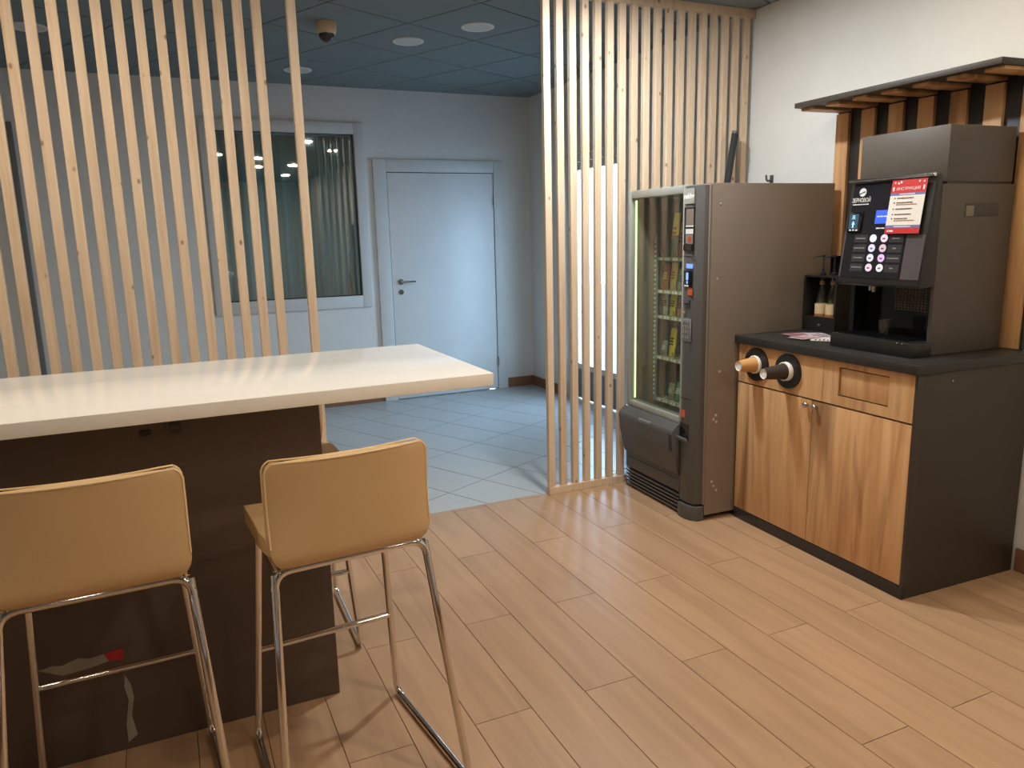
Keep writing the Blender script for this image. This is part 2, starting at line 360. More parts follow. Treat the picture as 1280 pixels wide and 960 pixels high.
# ------------------------------------------------------------------ slat partitions
SL_W, SL_D, PIT = .041, .031, .0795
def screen(name, label, xs, x0, x1, yf, rails=True):
    t = thing(name, label, 'slat screen', ((x0+x1)/2, yf, 0))
    src = None
    for x in xs:
        if src is None:
            src = MB().box(-SL_W/2, SL_W/2, 0, SL_D, .045, ZC-.05, .002, 1).build('slat', PINE, t); o = src
        else:
            o = src.copy(); C.objects.link(o); o.parent = t
        o.location = (x-(x0+x1)/2, 0, 0)
    hw = (x1-x0)/2
    MB().box(-hw, hw, -.002, SL_D+.006, 0, .045, .002, 1).build('bottom_rail', PINE, t)
    MB().box(-hw, hw, -.002, SL_D+.006, ZC-.05, ZC-.001, .002, 1).build('top_rail', PINE, t)
    return t
xs = [1.9825+PIT*i for i in range(18)]
screen('slat_screen', 'pale pine slat screen standing floor to ceiling behind the vending machine', xs, 1.962, 3.392, 3.812)
xs = [.6685] + [.5135-.0807*i for i in range(20)]
screen('slat_screen', 'long pine slat screen behind the white bar table with one slat missing', xs, .5135-.0807*19-.0205, .689, 3.812)

# ------------------------------------------------------------------ ceiling fittings in the hall (switched off) and dome camera
OFFD = mat('unlit_diffuser', (206, 202, 190), .6)
HL = [((1.964, 4.708), 'unlit round ceiling light nearest the pine screen by the vending machine'), ((1.661, 5.192), 'unlit round ceiling light between the dome camera and the nearest light'),
      ((1.123, 6.311), 'unlit round ceiling light above the interior window'), ((-.562, 5.596), 'unlit round ceiling light seen between the leftmost slats')]
for (x, y), lb in HL:
    t = thing('ceiling_light', lb, 'ceiling light', (x, y, ZC), 0, 'round ceiling lights of the hall')
    MB().lathe([(.105, 0), (.105, -.006), (.098, -.010), (.088, -.006), (.088, 0)]).build('trim_ring', WPLAST, t)
    MB().lathe([(.088, -.001), (.088, -.006), (.0, -.0065)]).build('diffuser', OFFD, t)
t = thing('dome_camera', 'beige dome security camera on the hall ceiling', 'camera', (1.064, 4.929, ZC))
MB().lathe([(.06, 0), (.062, -.03), (.058, -.06), (.052, -.066)]).build('housing', BEIGEP, t)
MB().lathe([(.046, -.066), (.045, -.08), (.036, -.1), (.02, -.11), (0, -.113)]).build('dome', mat('smoked_dome', (52, 50, 48), .1), t)

# lit downlights over the seating area
LIT = emis('lit_diffuser', (1, .93, .82), 14)
COOL = (.87, .94, 1.0)
DL = [(1.94, 3.14, 2.5, COOL, 'nearest the pine screen'), (2.5, 2.16, .55, LAMP_C, 'above the coffee corner'), (.95, 1.3, .45, LAMP_C, 'in front of the bar table'), (1.58, .85, .8, LAMP_C, 'second in the row from the bar table'),
      (1.76, -.62, .4, LAMP_C, 'third in the row from the bar table'), (2.3, -.24, .8, LAMP_C, 'by the right wall behind the camera'), (2.5, -2.4, .4, LAMP_C, 'at the rear right'), (-.7, .6, .15, LAMP_C, 'left of the camera'),
      (-1.6, 2.6, 1.0, LAMP_C, 'over the left end of the bar table'), (-.6, -1.6, .3, LAMP_C, 'behind the camera'), (-.25, 2.95, .6, (1, .88, .72), 'added out of view to brighten the bar table and long slats')]  # last downlight is added, out of view, to brighten table top and slats
for x, y, k, lc, lb in DL:
    t = thing('downlight', 'lit round ceiling downlight '+lb, 'downlight', (x, y, ZC), 0, 'downlights over the seating area')
    MB().lathe([(.10, 0), (.10, -.006), (.094, -.010), (.084, -.006), (.084, 0)]).build('trim_ring', WPLAST, t)
    MB().lathe([(.084, -.001), (.084, -.005), (0, -.0055)]).build('diffuser', LIT, t)
    l = bpy.data.lights.new('downlight_lamp', 'AREA'); l.shape = 'DISK'; l.size = .16; l.energy = LAMP_W*k; l.color = lc; l.spread = R(180)
    o = bpy.data.objects.new('downlight_lamp', l); C.objects.link(o); o.parent = t; o.location = (0, 0, -.012)

# ------------------------------------------------------------------ bar table
t = thing('bar_table', 'white gloss bar table on a dark panel base', 'table', (-.25, 2.5, 0))
ofs = (-.25, 2.5, 0)
MB().box(-1.5, .908, 2.131, 2.895, 1.060, 1.10, .003).build('table_top', WHITE, t, ofs)
base = MB().box(-1.3, .413, 2.384, 2.575, 0, 1.059, .002).build('base_panel', DARKP, t, ofs)
TEAR = mat('exposed_chipboard', (150, 140, 124), .8); RED = mat('red_paint', (176, 40, 44), .5)
def pz(pts): return [(x, z) for x, z in pts]
def front_patch(name, pts, m):
    o = MB().prism(pts, 'y', 2.3815, 2.3838).build(name, m, base, ofs, smooth=False); return o
front_patch('torn_film', [(-.434, .32), (-.40, .326), (-.375, .32), (-.33, .333), (-.30, .324), (-.265, .328), (-.255, .303), (-.30, .295), (-.375, .289)], TEAR)
front_patch('red_scrap', [(-.265, .328), (-.24, .333), (-.213, .331), (-.217, .298), (-.255, .303)], RED)
front_patch('torn_strip', [(-.219, .247), (-.206, .213), (-.202, .167), (-.214, .109), (-.205, .043), (-.232, .025), (-.231, .088), (-.217, .163), (-.224, .208)], TEAR)
MB().tube([(-.007+.021*math.cos(a*math.pi/12), 2.379, .992+.021*math.sin(a*math.pi/12)) for a in range(24)], .003, 8, True).box(-.020, .006, 2.376, 2.383, .984, 1.0, .003).build('cable_grommet', mat('worn_black', (70, 64, 58), .4), base, ofs)
MB().box(-.099, -.07, 2.376, 2.383, .972, .990, .004).build('socket_bracket', BLKPL, base, ofs)

# ------------------------------------------------------------------ bar stools
def shell(prof, wtab, thick=.034):
    """upholstered sheet: prof = (y, z) along the length, wtab = half width and forward wrap at each station"""
    mb = MB(); n = 16; rows = []
    for (y, z), (hw, wrap, lift) in zip(prof, wtab):
        rows.append([mb.bm.verts.new((hw*u, y+wrap*abs(u)**2.2, z+lift*abs(u)**2.2)) for u in [-1+2*i/n for i in range(n+1)]])
    for a, b in zip(rows, rows[1:]):
        for i in range(n): mb.bm.faces.new((a[i], a[i+1], b[i+1], b[i]))
    return mb
def soft(o, th, off=0):
    m = o.modifiers.new('thick', 'SOLIDIFY'); m.thickness = th; m.offset = off
    b = o.modifiers.new('round', 'BEVEL'); b.width = .012; b.segments = 3; b.limit_method = 'ANGLE'; b.angle_limit = R(50)
    o.data.polygons.foreach_set('use_smooth', [True]*len(o.data.polygons))
def make_stool(label):
    t = thing('bar_stool', label, 'bar stool', group='cream bar stools at the white table')
    HW = .212
    def corner(d, r): return HW if d >= r else HW - r + math.sqrt(max(0, r*r-(r-d)**2))
    # seat: front edge to the start of the bend
    ys = [.20, .196, .19, .18, .165, .14, .09, .03, -.03, -.08, -.12, -.15]
    pr = [(y, .735+.012*(-1 if y > .18 else 0)-(.02*(.05-y)/.2 if y < .05 else 0)) for y in ys]
    wt = [(corner(.20-y+.004, .035)-(.036*min(1, (-.06-y)/.09) if y < -.06 else 0), 0, .006) for y in ys]
    seat = shell(pr, wt).build('seat', LEATH, t); soft(seat, .045)
    # backrest: the bend at the seat and the low upright back
    bp = [(-.135, .718), (-.152, .714), (-.168, .714), (-.179, .717), (-.186, .725), (-.190, .736), (-.192, .748), (-.193, .765), (-.196, .80), (-.199, .85), (-.202, .90), (-.205, .94), (-.207, .96), (-.2085, .972), (-.209, .979), (-.2095, .983)]
    wt = []
    for y, z in bp:
        d = .985-z; k = max(0, min(1, (z-.70)/.15)); wt.append((corner(d, .03) if d < .03 else (HW-.038+math.sqrt(max(0, .038**2-max(0, .752-z)**2)) if y < -.17 else HW-.036), .028*k, 0))
    back = shell(bp, wt).build('backrest', LEATH, t); soft(back, .036)
    # piping round the rim of the back: two fine seams
    for dy in (-.018, .018):
        pts = []
        for (y, z), (hw, wr, _) in list(zip(bp, wt))[7:]: pts.append((-hw-.0005, y+wr+dy, z))
        top = bp[-1]; hw = wt[-1][0]
        for i in range(1, 12):
            u = -1+2*i/12; pts.append((hw*u, top[0]+.028*abs(u)**2.2+dy, top[1]+.001))
        for (y, z), (hw, wr, _) in reversed(list(zip(bp, wt))[7:]): pts.append((hw+.0005, y+wr+dy, z))
        MB().tube(pts, .0026, 6).build('piping', PIPING, back)
    r = .0108
    FT, RT, FF, RF = (.185, .13, .688), (.205, -.172, .688), (.228, .20, r), (.25, -.32, r)
    for s in (-1, 1):
        ft, rt, ff, rf = [Vector((s*p[0], p[1], p[2])) for p in (FT, RT, FF, RF)]
        path = fillet([ft, ff, rf, rt], .05, 8)     # front leg, runner, rear leg in one bent tube
        MB().tube(path[:6], r).build('leg', CHROME, t)
        MB().tube(path[5:15], r).build('runner', CHROME, t)
        MB().tube(path[14:]+[], r).build('leg', CHROME, t)
        MB().tube([ft, Vector((s*.2, -.172, .688))], r*.9).build('seat_rail', CHROME, t)
        for q in (ff.lerp(rf, .22), ff.lerp(rf, .8)): MB().box(q.x-.008, q.x+.008, q.y-.02, q.y+.02, 0, .008, .002).build('glide', BLKPL, t)
    bar = fillet([(-.232, -.24, .37), (-.205, -.172, .692), (.205, -.172, .692), (.232, -.24, .37)], .045, 8)
    MB().tube(bar[1:-1], r*1.02).build('seat_bar', CHROME, t)
    a, b = [Vector((s*(FT[0]+(FF[0]-FT[0])*.56), FT[1]+(FF[1]-FT[1])*.56, .688+(r-.688)*.56)) for s in (-1, 1)]
    MB().tube([a, b], r*.92).build('footrest', CHROME, t)
    return t
st = make_stool('cream bar stool with its back to us at the right end of the table'); st.location = (.376, 2.078, 0); st.rotation_euler.z = R(4.5)
s1 = copy_tree(st); s1['label'] = 'cream bar stool cut by the left picture edge, in front of the torn dark panel'; s1.location = (-.218, 2.14, 0); s1.rotation_euler.z = R(1.5)
s3 = copy_tree(st); s3['label'] = 'cream bar stool on the far side of the table, mostly hidden behind the dark panel'; s3.location = (.315, 2.82, 0); s3.rotation_euler.z = R(181)

# ------------------------------------------------------------------ coffee cabinet
cb = WThing('coffee_cabinet', 'oak fronted cabinet with charcoal sides carrying the coffee machine', 'cabinet', (-.345, -1.335, 0))
yl, yr, xf = -.815, -1.878, -.69
m = MB().box(-.655, -.02, yr, yr+.02, 0, .944, .001).box(-.655, -.02, yl-.02, yl, 0, .944, .001).box(-.655, -.02, yr+.02, yl-.02, .06, .08).box(-.04, -.02, yr+.02, yl-.02, .08, .944).box(-.655, -.05, yr+.02, yl-.02, .74, .75)
body = cb.part(m, 'body', CABSIDE)
cb.part(MB().box(-.69, -.655, yr, yl, 0, .056, .001), 'plinth', BLACK)
cb.part(MB().box(-.69, -.655, yr, yr+.012, .056, .944), 'edge_strip', CABSIDE)
md = -1.337
for i, (a, b) in enumerate(((md+.0015, yl-.003), (yr+.0135, md-.0015))):
    d = cb.part(MB().box(xf, -.672, a, b, .060, .738, .001), 'door', OAK)
    ky = md+.027 if i == 0 else md-.027
    k = MB().lathe([(.006, 0), (.006, .010), (.0125, .014), (.0135, .020), (.010, .026), (0, .028)], (xf, ky, .716), (-1, 0, 0), 20)
    cb.part(k, 'knob', STEEL, d)
# left drawer front with two round cup ports, right drawer front with a cut-out
dv = -1.392
def ring(c, r0, r1, x0, x1, seg=32):
    return MB().lathe([(r0, 0), (r1, 0), (r1, x1-x0), (r0, x1-x0), (r0, 0)], (x1, c[0], c[1]), (-1, 0, 0), seg)
cupc = [(-.958, .852), (-1.178, .852)]
b = bmesh.new()   # front with two holes, made from a triangulated outline
def front_with_holes(y0, y1, z0, z1, holes, x0, x1):
    bm = bmesh.new(); ed = []
    def loop(pts):
        vs = [bm.verts.new((x0, p, q)) for p, q in pts]
        for i in range(len(vs)): ed.append(bm.edges.new((vs[i], vs[(i+1) % len(vs)])))
    loop([(y0, z0), (y1, z0), (y1, z1), (y0, z1)])
    for h in holes: loop(h)
    bmesh.ops.triangle_fill(bm, use_beauty=True, use_dissolve=False, edges=ed)
    r_ = bmesh.ops.extrude_face_region(bm, geom=bm.faces[:])
    bmesh.ops.translate(bm, verts=[v for v in r_['geom'] if isinstance(v, bmesh.types.BMVert)], vec=(x1-x0, 0, 0))
    mb = MB(); mb._add(bm); return mb
b.free()
circ = lambda c, r, n=32: [(c[0]+r*math.cos(2*math.pi*i/n), c[1]+r*math.sin(2*math.pi*i/n)) for i in range(n)]
df = cb.part(front_with_holes(dv+.001, yl-.003, .746, .943, [circ(c, .05) for c in cupc], xf, -.672), 'drawer_front', OAK, smooth=False)
for c in cupc: cb.part(ring(c, .046, .083, xf-.012, xf, 40), 'cup_port_ring', BLKPL, df)
cut = [(-1.482, .788), (-1.745, .788), (-1.745, .917), (-1.482, .917)]
df2 = cb.part(front_with_holes(yr+.0135, dv-.001, .746, .943, [cut], xf, -.672), 'drawer_front', OAK, smooth=False)
cb.part(MB().box(-.671, -.667, -1.75, -1.477, .783, .922), 'recess_back', BLKPL, df2)
cb.part(MB().box(-.684, -.6715, -1.745, -1.489, .794, .911, .0005), 'flap', OAK, df2)
wt_ = WThing('worktop', 'black worktop lying on the oak cabinet', 'worktop', (-.35, -1.33, .945))
wt_.part(MB().box(-.712, -.028, -1.888, -.8065, .945, .985, .003), 'slab', BLACK)
cb.part(MB().lathe([(.004, 0), (.004, .003), (0, .004)], (-.50, yr, .905), (0, -1, 0), 12), 'screw_cap', STEEL)
# paper cups pushed bottom-out through the ports
CUPW = mat('white_paper', (236, 230, 220), .6)
for c, ln, colr, nm, lb in ((cupc[0], .105, (206, 150, 92), 'kraft_cup', 'kraft brown paper cup sticking out of the left cup port'), (cupc[1], .14, (58, 46, 38), 'dark_cup', 'dark brown paper cup sticking out of the right cup port')):
    cu = WThing('paper_cup', lb, 'paper cup', (xf, c[0], c[1]), 'paper cups in the cabinet ports')
    x1 = xf-ln-.005; ax = (-1, 0, 0); rb = .0265; rr = .040
    cu.part(MB().lathe([(rr, 0), (rb, ln-.0), (rb-.002, ln), (rb-.004, ln-.006)], (xf-.012, c[0], c[1]), ax, 32), 'sleeve', mat(nm, colr, .6))
    cu.part(MB().lathe([(rb-.0035, ln-.004), (rb-.003, ln+.0005), (rb-.005, ln-.007), (0, ln-.008)], (xf-.012, c[0], c[1]), ax, 32), 'cup_base', CUPW)
    for k in range(3 if ln > .12 else 2):
        cu.part(MB().tube([(xf-.014-.0085*k, c[0]+(rr+.0015)*math.cos(a*math.pi/16), c[1]+(rr+.0015)*math.sin(a*math.pi/16)) for a in range(32)], .0038, 8, True), 'rim', CUPW)
# leaflets on the worktop
LF = [(-.47, -1.05, 12, (206, 198, 196)), (-.43, -1.13, -30, (198, 186, 184)), (-.49, -1.17, 40, (214, 206, 200)), (-.46, -.98, -12, (168, 120, 122)), (-.40, -1.05, 60, (190, 180, 182)), (-.53, -1.10, 5, (196, 172, 172))]
LL = ['pale leaflet in the middle of the pile on the black worktop', 'pale leaflet at the back of the pile beside the bottle stand', 'palest leaflet of the pile against the coffee machine', 'dusky rose leaflet at the left of the pile on the worktop', 'grey leaflet at the rear left of the pile on the worktop', 'pinkish leaflet at the front of the pile on the worktop']
PRINT = mat('leaflet_print', (110, 58, 64), .7)
for i, ((x, y, a, c), lb) in enumerate(zip(LF, LL)):
    z = .9856+.0013*i; lf = thing('leaflet', lb, 'leaflet', wl(x, y, z), R(a), 'leaflets on the worktop')
    MB().box(-.066, .066, -.047, .047, 0, .0008).build('sheet', mat('leaflet%d' % i, c, .5), lf, smooth=False)
    q = MB()
    for k in range(4): q.box(-.055, -.055+.04+.05*rnd.random(), -.034+.018*k, -.026+.018*k, .0008, .0012)
    q.build('print', PRINT, lf, smooth=False)

# ------------------------------------------------------------------ slatted back panel and canopy over the cabinet
cn = WThing('slatted_canopy', 'charcoal wall canopy with oak battens above the coffee machine', 'canopy', (-.02, -1.31, .986))
cn.part(MB().box(-.026, -.001, -1.825, -.735, .986, 2.118, .001), 'back_panel', BLACK)
cn.part(MB().box(-.325, -.001, -1.832, -.735, 2.118, 2.142, .001), 'roof_board', CABSIDE)
for i in range(7):
    ya = -.742-.1653*i; yb = ya-.083
    cn.part(MB().box(-.046, -.027, yb, ya, 1.365 if i == 0 else .987, 2.096, .001), 'batten', OAK)
    cn.part(MB().box(-.285, -.027, yb, ya, 2.104, 2.1175, .001), 'roof_batten', OAK)

# ------------------------------------------------------------------ coffee machine
cm = WThing('coffee_machine', 'tall charcoal bean to cup coffee machine with a lit menu panel', 'coffee machine', (-.3, -1.54, .985))
ya, yb = -1.332, -1.752
cm.part(MB().box(-.487, -.062, yb, yb+.018, .986, 1.676, .003).box(-.487, -.062, ya-.018, ya, .986, 1.676, .003).box(-.486, -.062, yb+.018, ya-.018, 1.27, 1.675).box(-.40, -.062, yb+.018, ya-.018, .986, 1.27), 'housing', MACH)
cm.part(MB().box(-.462, -.075, yb+.004, ya+.018, 1.684, 1.904, .004), 'bean_hopper', MACH)
cm.part(MB().box(-.455, -.08, yb+.008, ya-.024, 1.676, 1.684), 'hopper_gap', BLKPL)
cm.part(MB().box(-.35, -.15, yb-.0015, yb+.001, 1.545, 1.60, .0006), 'side_recess', mat('recess_grey', (70, 64, 57), .6))
cm.part(MB().box(-.345, -.30, yb-.0025, yb-.0012, 1.548, 1.59, .0004), 'type_plate', mat('dull_label', (128, 120, 104), .6))
# sloping door with the menu panel
k = .06/.44
def P(y, z, n=0): return Vector((-.52-k*(1.71-z)-n, y, z))      # point on the panel, n in front of it
door = cm.part(MB().prism([(-.488, 1.272), (-.57, 1.264), (-.5793, 1.275), (-.5203, 1.708), (-.50, 1.716), (-.488, 1.70)], 'y', yb, ya, .002), 'front_door', BLKPL)
def panel(y0, y1, z0, z1, n0, n1, bev=0):
    mb = MB(); poly = [P(0, z0, n0).xz, P(0, z0, n1).xz, P(0, z1, n1).xz, P(0, z1, n0).xz]
    return mb.prism([tuple(v) for v in poly], 'y', y0, y1, bev)
cm.part(panel(-1.655, -1.35, 1.30, 1.70, .0, .003), 'menu_glass', mat('menu_gloss', (38, 37, 40), .12), door)
cm.part(MB().tube([(-.535, ya+.004, 1.712), (-.535, yb-.002, 1.712)], .007, 10), 'top_trim', CHROME, door)
for a, b_ in ((-1.345, -1.336), (-1.748, -1.66)): cm.part(panel(a if a < b_ else b_, b_ if a < b_ else a, 1.30, 1.48 if a < -1.5 else 1.56, .0, .002), 'side_strip', mat('strip_grey', (84, 78, 80), .35), door)
UP = Vector((k, 0, 1)).normalized(); NR = Vector((-1, 0, k)).normalized(); RT_ = Vector((0, -1, 0))
def PM(y, z, n):     # matrix that lays text on the panel (in the machine's own frame)
    o_ = P(y, z, n)-cm.base; M_ = Matrix.Identity(4)
    for i, a in enumerate((RT_, UP, NR)):
        for j in range(3): M_[j][i] = a[j]
    for j in range(3): M_[j][3] = o_[j]
    return M_
PRW = mat('white_print', (226, 224, 222), .5)
text_mesh('ЗЕРНОВОЙ', .0225, 'brand_lettering', PRW, door, PM(-1.399, 1.628, .0035) @ Matrix.Diagonal((.80, 1.12, 1, 1)))
text_mesh('################', .0085, 'brand_tagline', PRW, door, PM(-1.400, 1.611, .0035))
def disc(y, z, r, n0, n1, m, nm, par, seg=24):
    c0 = P(y, z, n0); c1 = c0 + NR*(n1-n0); return cm.part(MB().cyl(c0, c1, r, seg=seg), nm, m, par)
lg = disc(-1.401, 1.662, .018, .003, .0045, PRW, 'round_emblem', door)
text_mesh('#####', .0105, 'emblem_lettering', mat('ink', (40, 38, 40), .5), lg, PM(-1.401, 1.660, .005) @ Matrix.Rotation(R(18), 4, 'Z'))
# card reader
cr_ = cm.part(panel(-1.424, -1.347, 1.496, 1.578, .003, .012, .002), 'card_reader', BLKGL, door)
cm.part(panel(-1.408, -1.357, 1.508, 1.571, .012, .0125), 'reader_screen', emis('reader_screen', (.03, .12, .2), .5), cr_)
CY = emis('reader_symbol', (.35, .8, 1), 1.6)
for i in range(3):
    cm.part(MB().tube([P(-1.382+.010*(1-.15*i)*math.sin(a), 1.548+.006*i+.004*math.cos(a), .0135) for a in [R(-60+12*q) for q in range(11)]], .0013, 6), 'contactless_wave', CY, cr_)
cm.part(panel(-1.386, -1.380, 1.512, 1.53, .0125, .0135), 'reader_arrow', CY, cr_)
cm.part(MB().prism([(-1.392, 1.526), (-1.374, 1.526), (-1.383, 1.541)], 'x', P(0, 1.53, .0135).x, P(0, 1.53, .0125).x), 'reader_arrow', CY, cr_)
for i in range(3): cm.part(panel(-1.370-.017*i-.006, -1.370-.017*i+.004, 1.499, 1.505, .012, .0126), 'reader_mark', PRW, cr_)
# blue display and menu keys
cm.part(panel(-1.562, -1.489, 1.527, 1.583, .003, .004), 'display', emis('blue_display', (.03, .10, .85), 1.3), door)
text_mesh('########', .010, 'display_text', emis('display_text', (.5, .65, 1), 1.2), door, PM(-1.525, 1.557, .0046))
text_mesh('#######', .010, 'prompt_text', PRW, door, PM(-1.524, 1.508, .0035))
KEY = [(.9, .9, .95), (.95, .72, .85), (.75, .75, 1), (.75, .55, .62), (.85, .85, .95), (.85, .55, .9), (.95, .68, .8), (.9, .88, .9)]
ICON = mat('icon_brown', (96, 60, 62), .5)
for r_ in range(4):
    z = 1.466-.041*r_
    for c_ in range(2):
        y = -1.496-.057*c_
        kb = disc(y, z, .0165, .003, .006, emis('key_glow_%d%d' % (r_, c_), KEY[r_*2+c_], 1.05), 'menu_key', door)
        if (r_, c_) != (0, 0): cm.part(MB().prism([(y-.006, z-.008), (y+.006, z-.008), (y+.007, z+.001), (y-.007, z+.002)], 'x', P(0, z, .0066).x, P(0, z, .006).x), 'key_icon', ICON, kb)
        ly_ = -1.43 if c_ == 0 else -1.612
        cm.part(panel(ly_-.035, ly_+.035, z-.017, z+.015, .003, .0036), 'key_plate', mat('key_plate', (58, 56, 58), .3), door)
        text_mesh(['########', '#####', '#########', '###', '########', '#########', '#########', '###'][r_*2+c_], .0095, 'key_text', mat('dim_print', (140, 138, 138), .5), door, PM(ly_, z, .0038))
# instruction sheet stuck to the door
ps = WThing('instruction_sheet', 'red and white instruction sheet stuck on the coffee machine door', 'poster', (-.55, -1.64, 1.59))
def sheet(y0, y1, z0, z1, n0, n1, nm, m, par=None): return ps.part(panel(y0, y1, z0, z1, n0, n1), nm, m, par)
PR, PB, PC = mat('poster_red', (196, 44, 42), .5), mat('poster_blue', (104, 112, 160), .5), mat('poster_paper', (228, 222, 210), .55)
sheet(-1.725, -1.560, 1.485, 1.70, .0165, .0172, 'paper', PC)
sheet(-1.725, -1.560, 1.648, 1.70, .0172, .0175, 'header', PR); sheet(-1.725, -1.560, 1.638, 1.648, .0172, .0175, 'stripe', PB)
sheet(-1.725, -1.560, 1.508, 1.519, .0172, .0175, 'stripe', PB); sheet(-1.725, -1.560, 1.485, 1.508, .0172, .0175, 'footer', PR)
def ptext(s, size, y, z, m, nm, al='CENTER', bold=0):
    M_ = PM(y, z, .0178); M_.translation = M_.translation + cm.base - ps.base
    return text_mesh(s, size, nm, m, ps.o, M_, .0002, al, bold)
INK = mat('poster_ink', (84, 62, 58), .6)
ptext('ИНСТРУКЦИЯ', .0165, -1.642, 1.664, PRW, 'header_text')
ptext('################', .0075, -1.642, 1.643, PRW, 'stripe_text'); ptext('##################', .0075, -1.642, 1.513, PRW, 'stripe_text')
ptext('####', .0125, -1.588, 1.496, PRW, 'footer_text', bold=.0004)
for i, (z, s) in enumerate(((1.627, '################'), (1.609, '##############'), (1.584, '################'), (1.562, '################'), (1.545, '#############'))):
    ptext(s, .0088, -1.596, z, INK, 'line_text', 'LEFT'); sheet(-1.588, -1.582, z-.003, z+.003, .0172, .0175, 'bullet', INK)
for z in (1.601, 1.537): ptext('########################', .007, -1.596, z, mat('poster_ink_red', (170, 92, 84), .6), 'line_text', 'LEFT')
for y, z, s in ((-1.575, 1.690, .003), (-1.592, 1.687, .0035), (-1.604, 1.691, .004), (-1.690, 1.691, .0035), (-1.712, 1.689, .003)): sheet(y-s, y+s, z-s, z+s, .0175, .0177, 'confetti', PRW)
sheet(-1.576, -1.567, 1.657, 1.673, .0175, .0178, 'cup_icon', PRW); sheet(-1.718, -1.711, 1.657, 1.675, .0175, .0178, 'cup_icon', PRW)
# brewing bay and drip tray
cm.part(MB().box(-.405, -.4005, yb+.018, ya-.018, 1.03, 1.269).box(-.486, -.405, yb+.0185, yb+.022, 1.03, 1.269).box(-.488, -.405, ya-.022, ya-.0185, 1.03, 1.269).box(-.4895, -.4875, ya-.02, ya, 1.04, 1.269), 'bay_back', BLKGL)
cm.part(MB().box(-.598, -.487, yb-.012, ya+.004, .985, 1.046, .005).box(-.487, -.40, yb+.018, ya-.018, .985, 1.04, .002), 'drip_tray', BLKPL)
gm = MB()
for i in range(9): gm.box(-.575+.018*i, -.567+.018*i, yb+.03, ya-.02, 1.046, 1.050)
cm.part(gm, 'tray_grate', BLKGL)
for y in (-1.690, -1.715): cm.part(MB().ball((-.598, y, 1.04), .005), 'indicator', CHROME)
gm = MB()
for i in range(15): gm.box(-.407, -.404, -1.735+.0165*i, -1.733+.0165*i, 1.155, 1.25)
for i in range(9): gm.box(-.4075, -.4045, -1.735, -1.50, 1.155+.0117*i, 1.1562+.0117*i)
cm.part(gm, 'bay_grille', mat('grille_bronze', (150, 122, 98), .4))
cm.part(MB().cyl((-.51, -1.475, 1.235), (-.51, -1.475, 1.27), .009, .012).cyl((-.51, -1.455, 1.24), (-.51, -1.455, 1.27), .007), 'spout', STEEL)
cg = WThing('glass_tumbler', 'small clear glass standing on the coffee machine drip tray', 'glass', (-.51, -1.545, 1.0502))
cg.part(MB().lathe([(.022, 0), (.028, .07), (.026, .07), (.021, .004), (0, .004)], (-.51, -1.545, 1.0502)), 'tumbler', glass_mat('tumbler_glass', (.8, .8, .78), 1.45, .06))

# ------------------------------------------------------------------ syrup stand with two bottles
sx0, sx1, sy0, sy1 = -.275, -.165, -1.035, -.815
ss = WThing('bottle_stand', 'black box stand for syrup bottles beside the coffee machine', 'stand', (-.22, -.9, .986))
ss.part(MB().box(sx0, sx1, sy0, sy0+.012, .986, 1.272).box(sx0, sx1, sy1-.012, sy1, .986, 1.272).box(sx1-.008, sx1, sy0, sy1, .986, 1.272), 'sides', BLKPL)
ss.part(MB().box(sx0, sx1-.008, sy0+.012, sy1-.012, .986, 1.045).box(sx0, sx0+.008, sy0+.012, sy1-.012, 1.045, 1.062), 'base', BLKPL)
tp_ = MB(); yc = [-.885, -.958]
for (a, b_) in ((sy1-.012, yc[0]+.016), (yc[0]-.016, yc[1]+.016), (yc[1]-.016, sy0+.012)): tp_.box(sx0, sx1-.008, b_, a, 1.264, 1.272)
for y in yc: tp_.box(sx0, -.24, y-.016, y+.016, 1.264, 1.272).box(-.2, sx1-.008, y-.016, y+.016, 1.264, 1.272)
ss.part(tp_, 'top', BLKPL)
ss.part(MB().lathe([(.009, 0), (.009, .003), (.004, .005), (0, .005)], (sx0, -.93, 1.018), (-1, 0, 0), 16), 'lock', CHROME)
BG = glass_mat('bottle_glass', (.86, .88, .82), 1.45, .05)
for y, lb in ((yc[0], 'clear syrup bottle with cream label and black pump, left one in the stand'), (yc[1], 'clear syrup bottle with cream label, right one, half hidden by the coffee machine')):
    bt = WThing('syrup_bottle', lb, 'bottle', (-.22, y, 1.0452), 'syrup bottles in the stand')
    c = (-.22, y, 1.0452)
    bt.part(MB().lathe([(.030, 0), (.032, .004), (.032, .085), (.026, .12), (.0155, .15), (.0135, .17), (.0135, .205), (.011, .205), (.011, .17), (.024, .115), (.0295, .084), (.0295, .006), (0, .005)], c), 'bottle_glass', BG)
    lbp = bt.part(MB().lathe([(.0323, .012), (.0329, .012), (.0329, .08), (.0323, .08)], c), 'paper_label', mat('cream_label', (206, 178, 136), .6))
    bt.part(MB().lathe([(.0331, .014), (.0333, .014), (.0333, .028), (.0331, .028)], c), 'label_band', mat('label_brown', (150, 96, 60), .6), lbp)
    bt.part(MB().lathe([(.0137, .178), (.0148, .178), (.0148, .198), (.0137, .198)], c), 'neck_foil', mat('neck_tan', (166, 122, 82), .5))
    bt.part(MB().lathe([(.0145, .206), (.0145, .24), (.007, .245), (.007, .262), (.0035, .263), (.0035, .318), (.010, .320), (.010, .330), (0, .332)], c).tube([(c[0], y, c[2]+.324), (c[0]-.03, y+.02, c[2]+.324), (c[0]-.05, y+.03, c[2]+.314)], .0035, 8), 'pump', BLKPL)

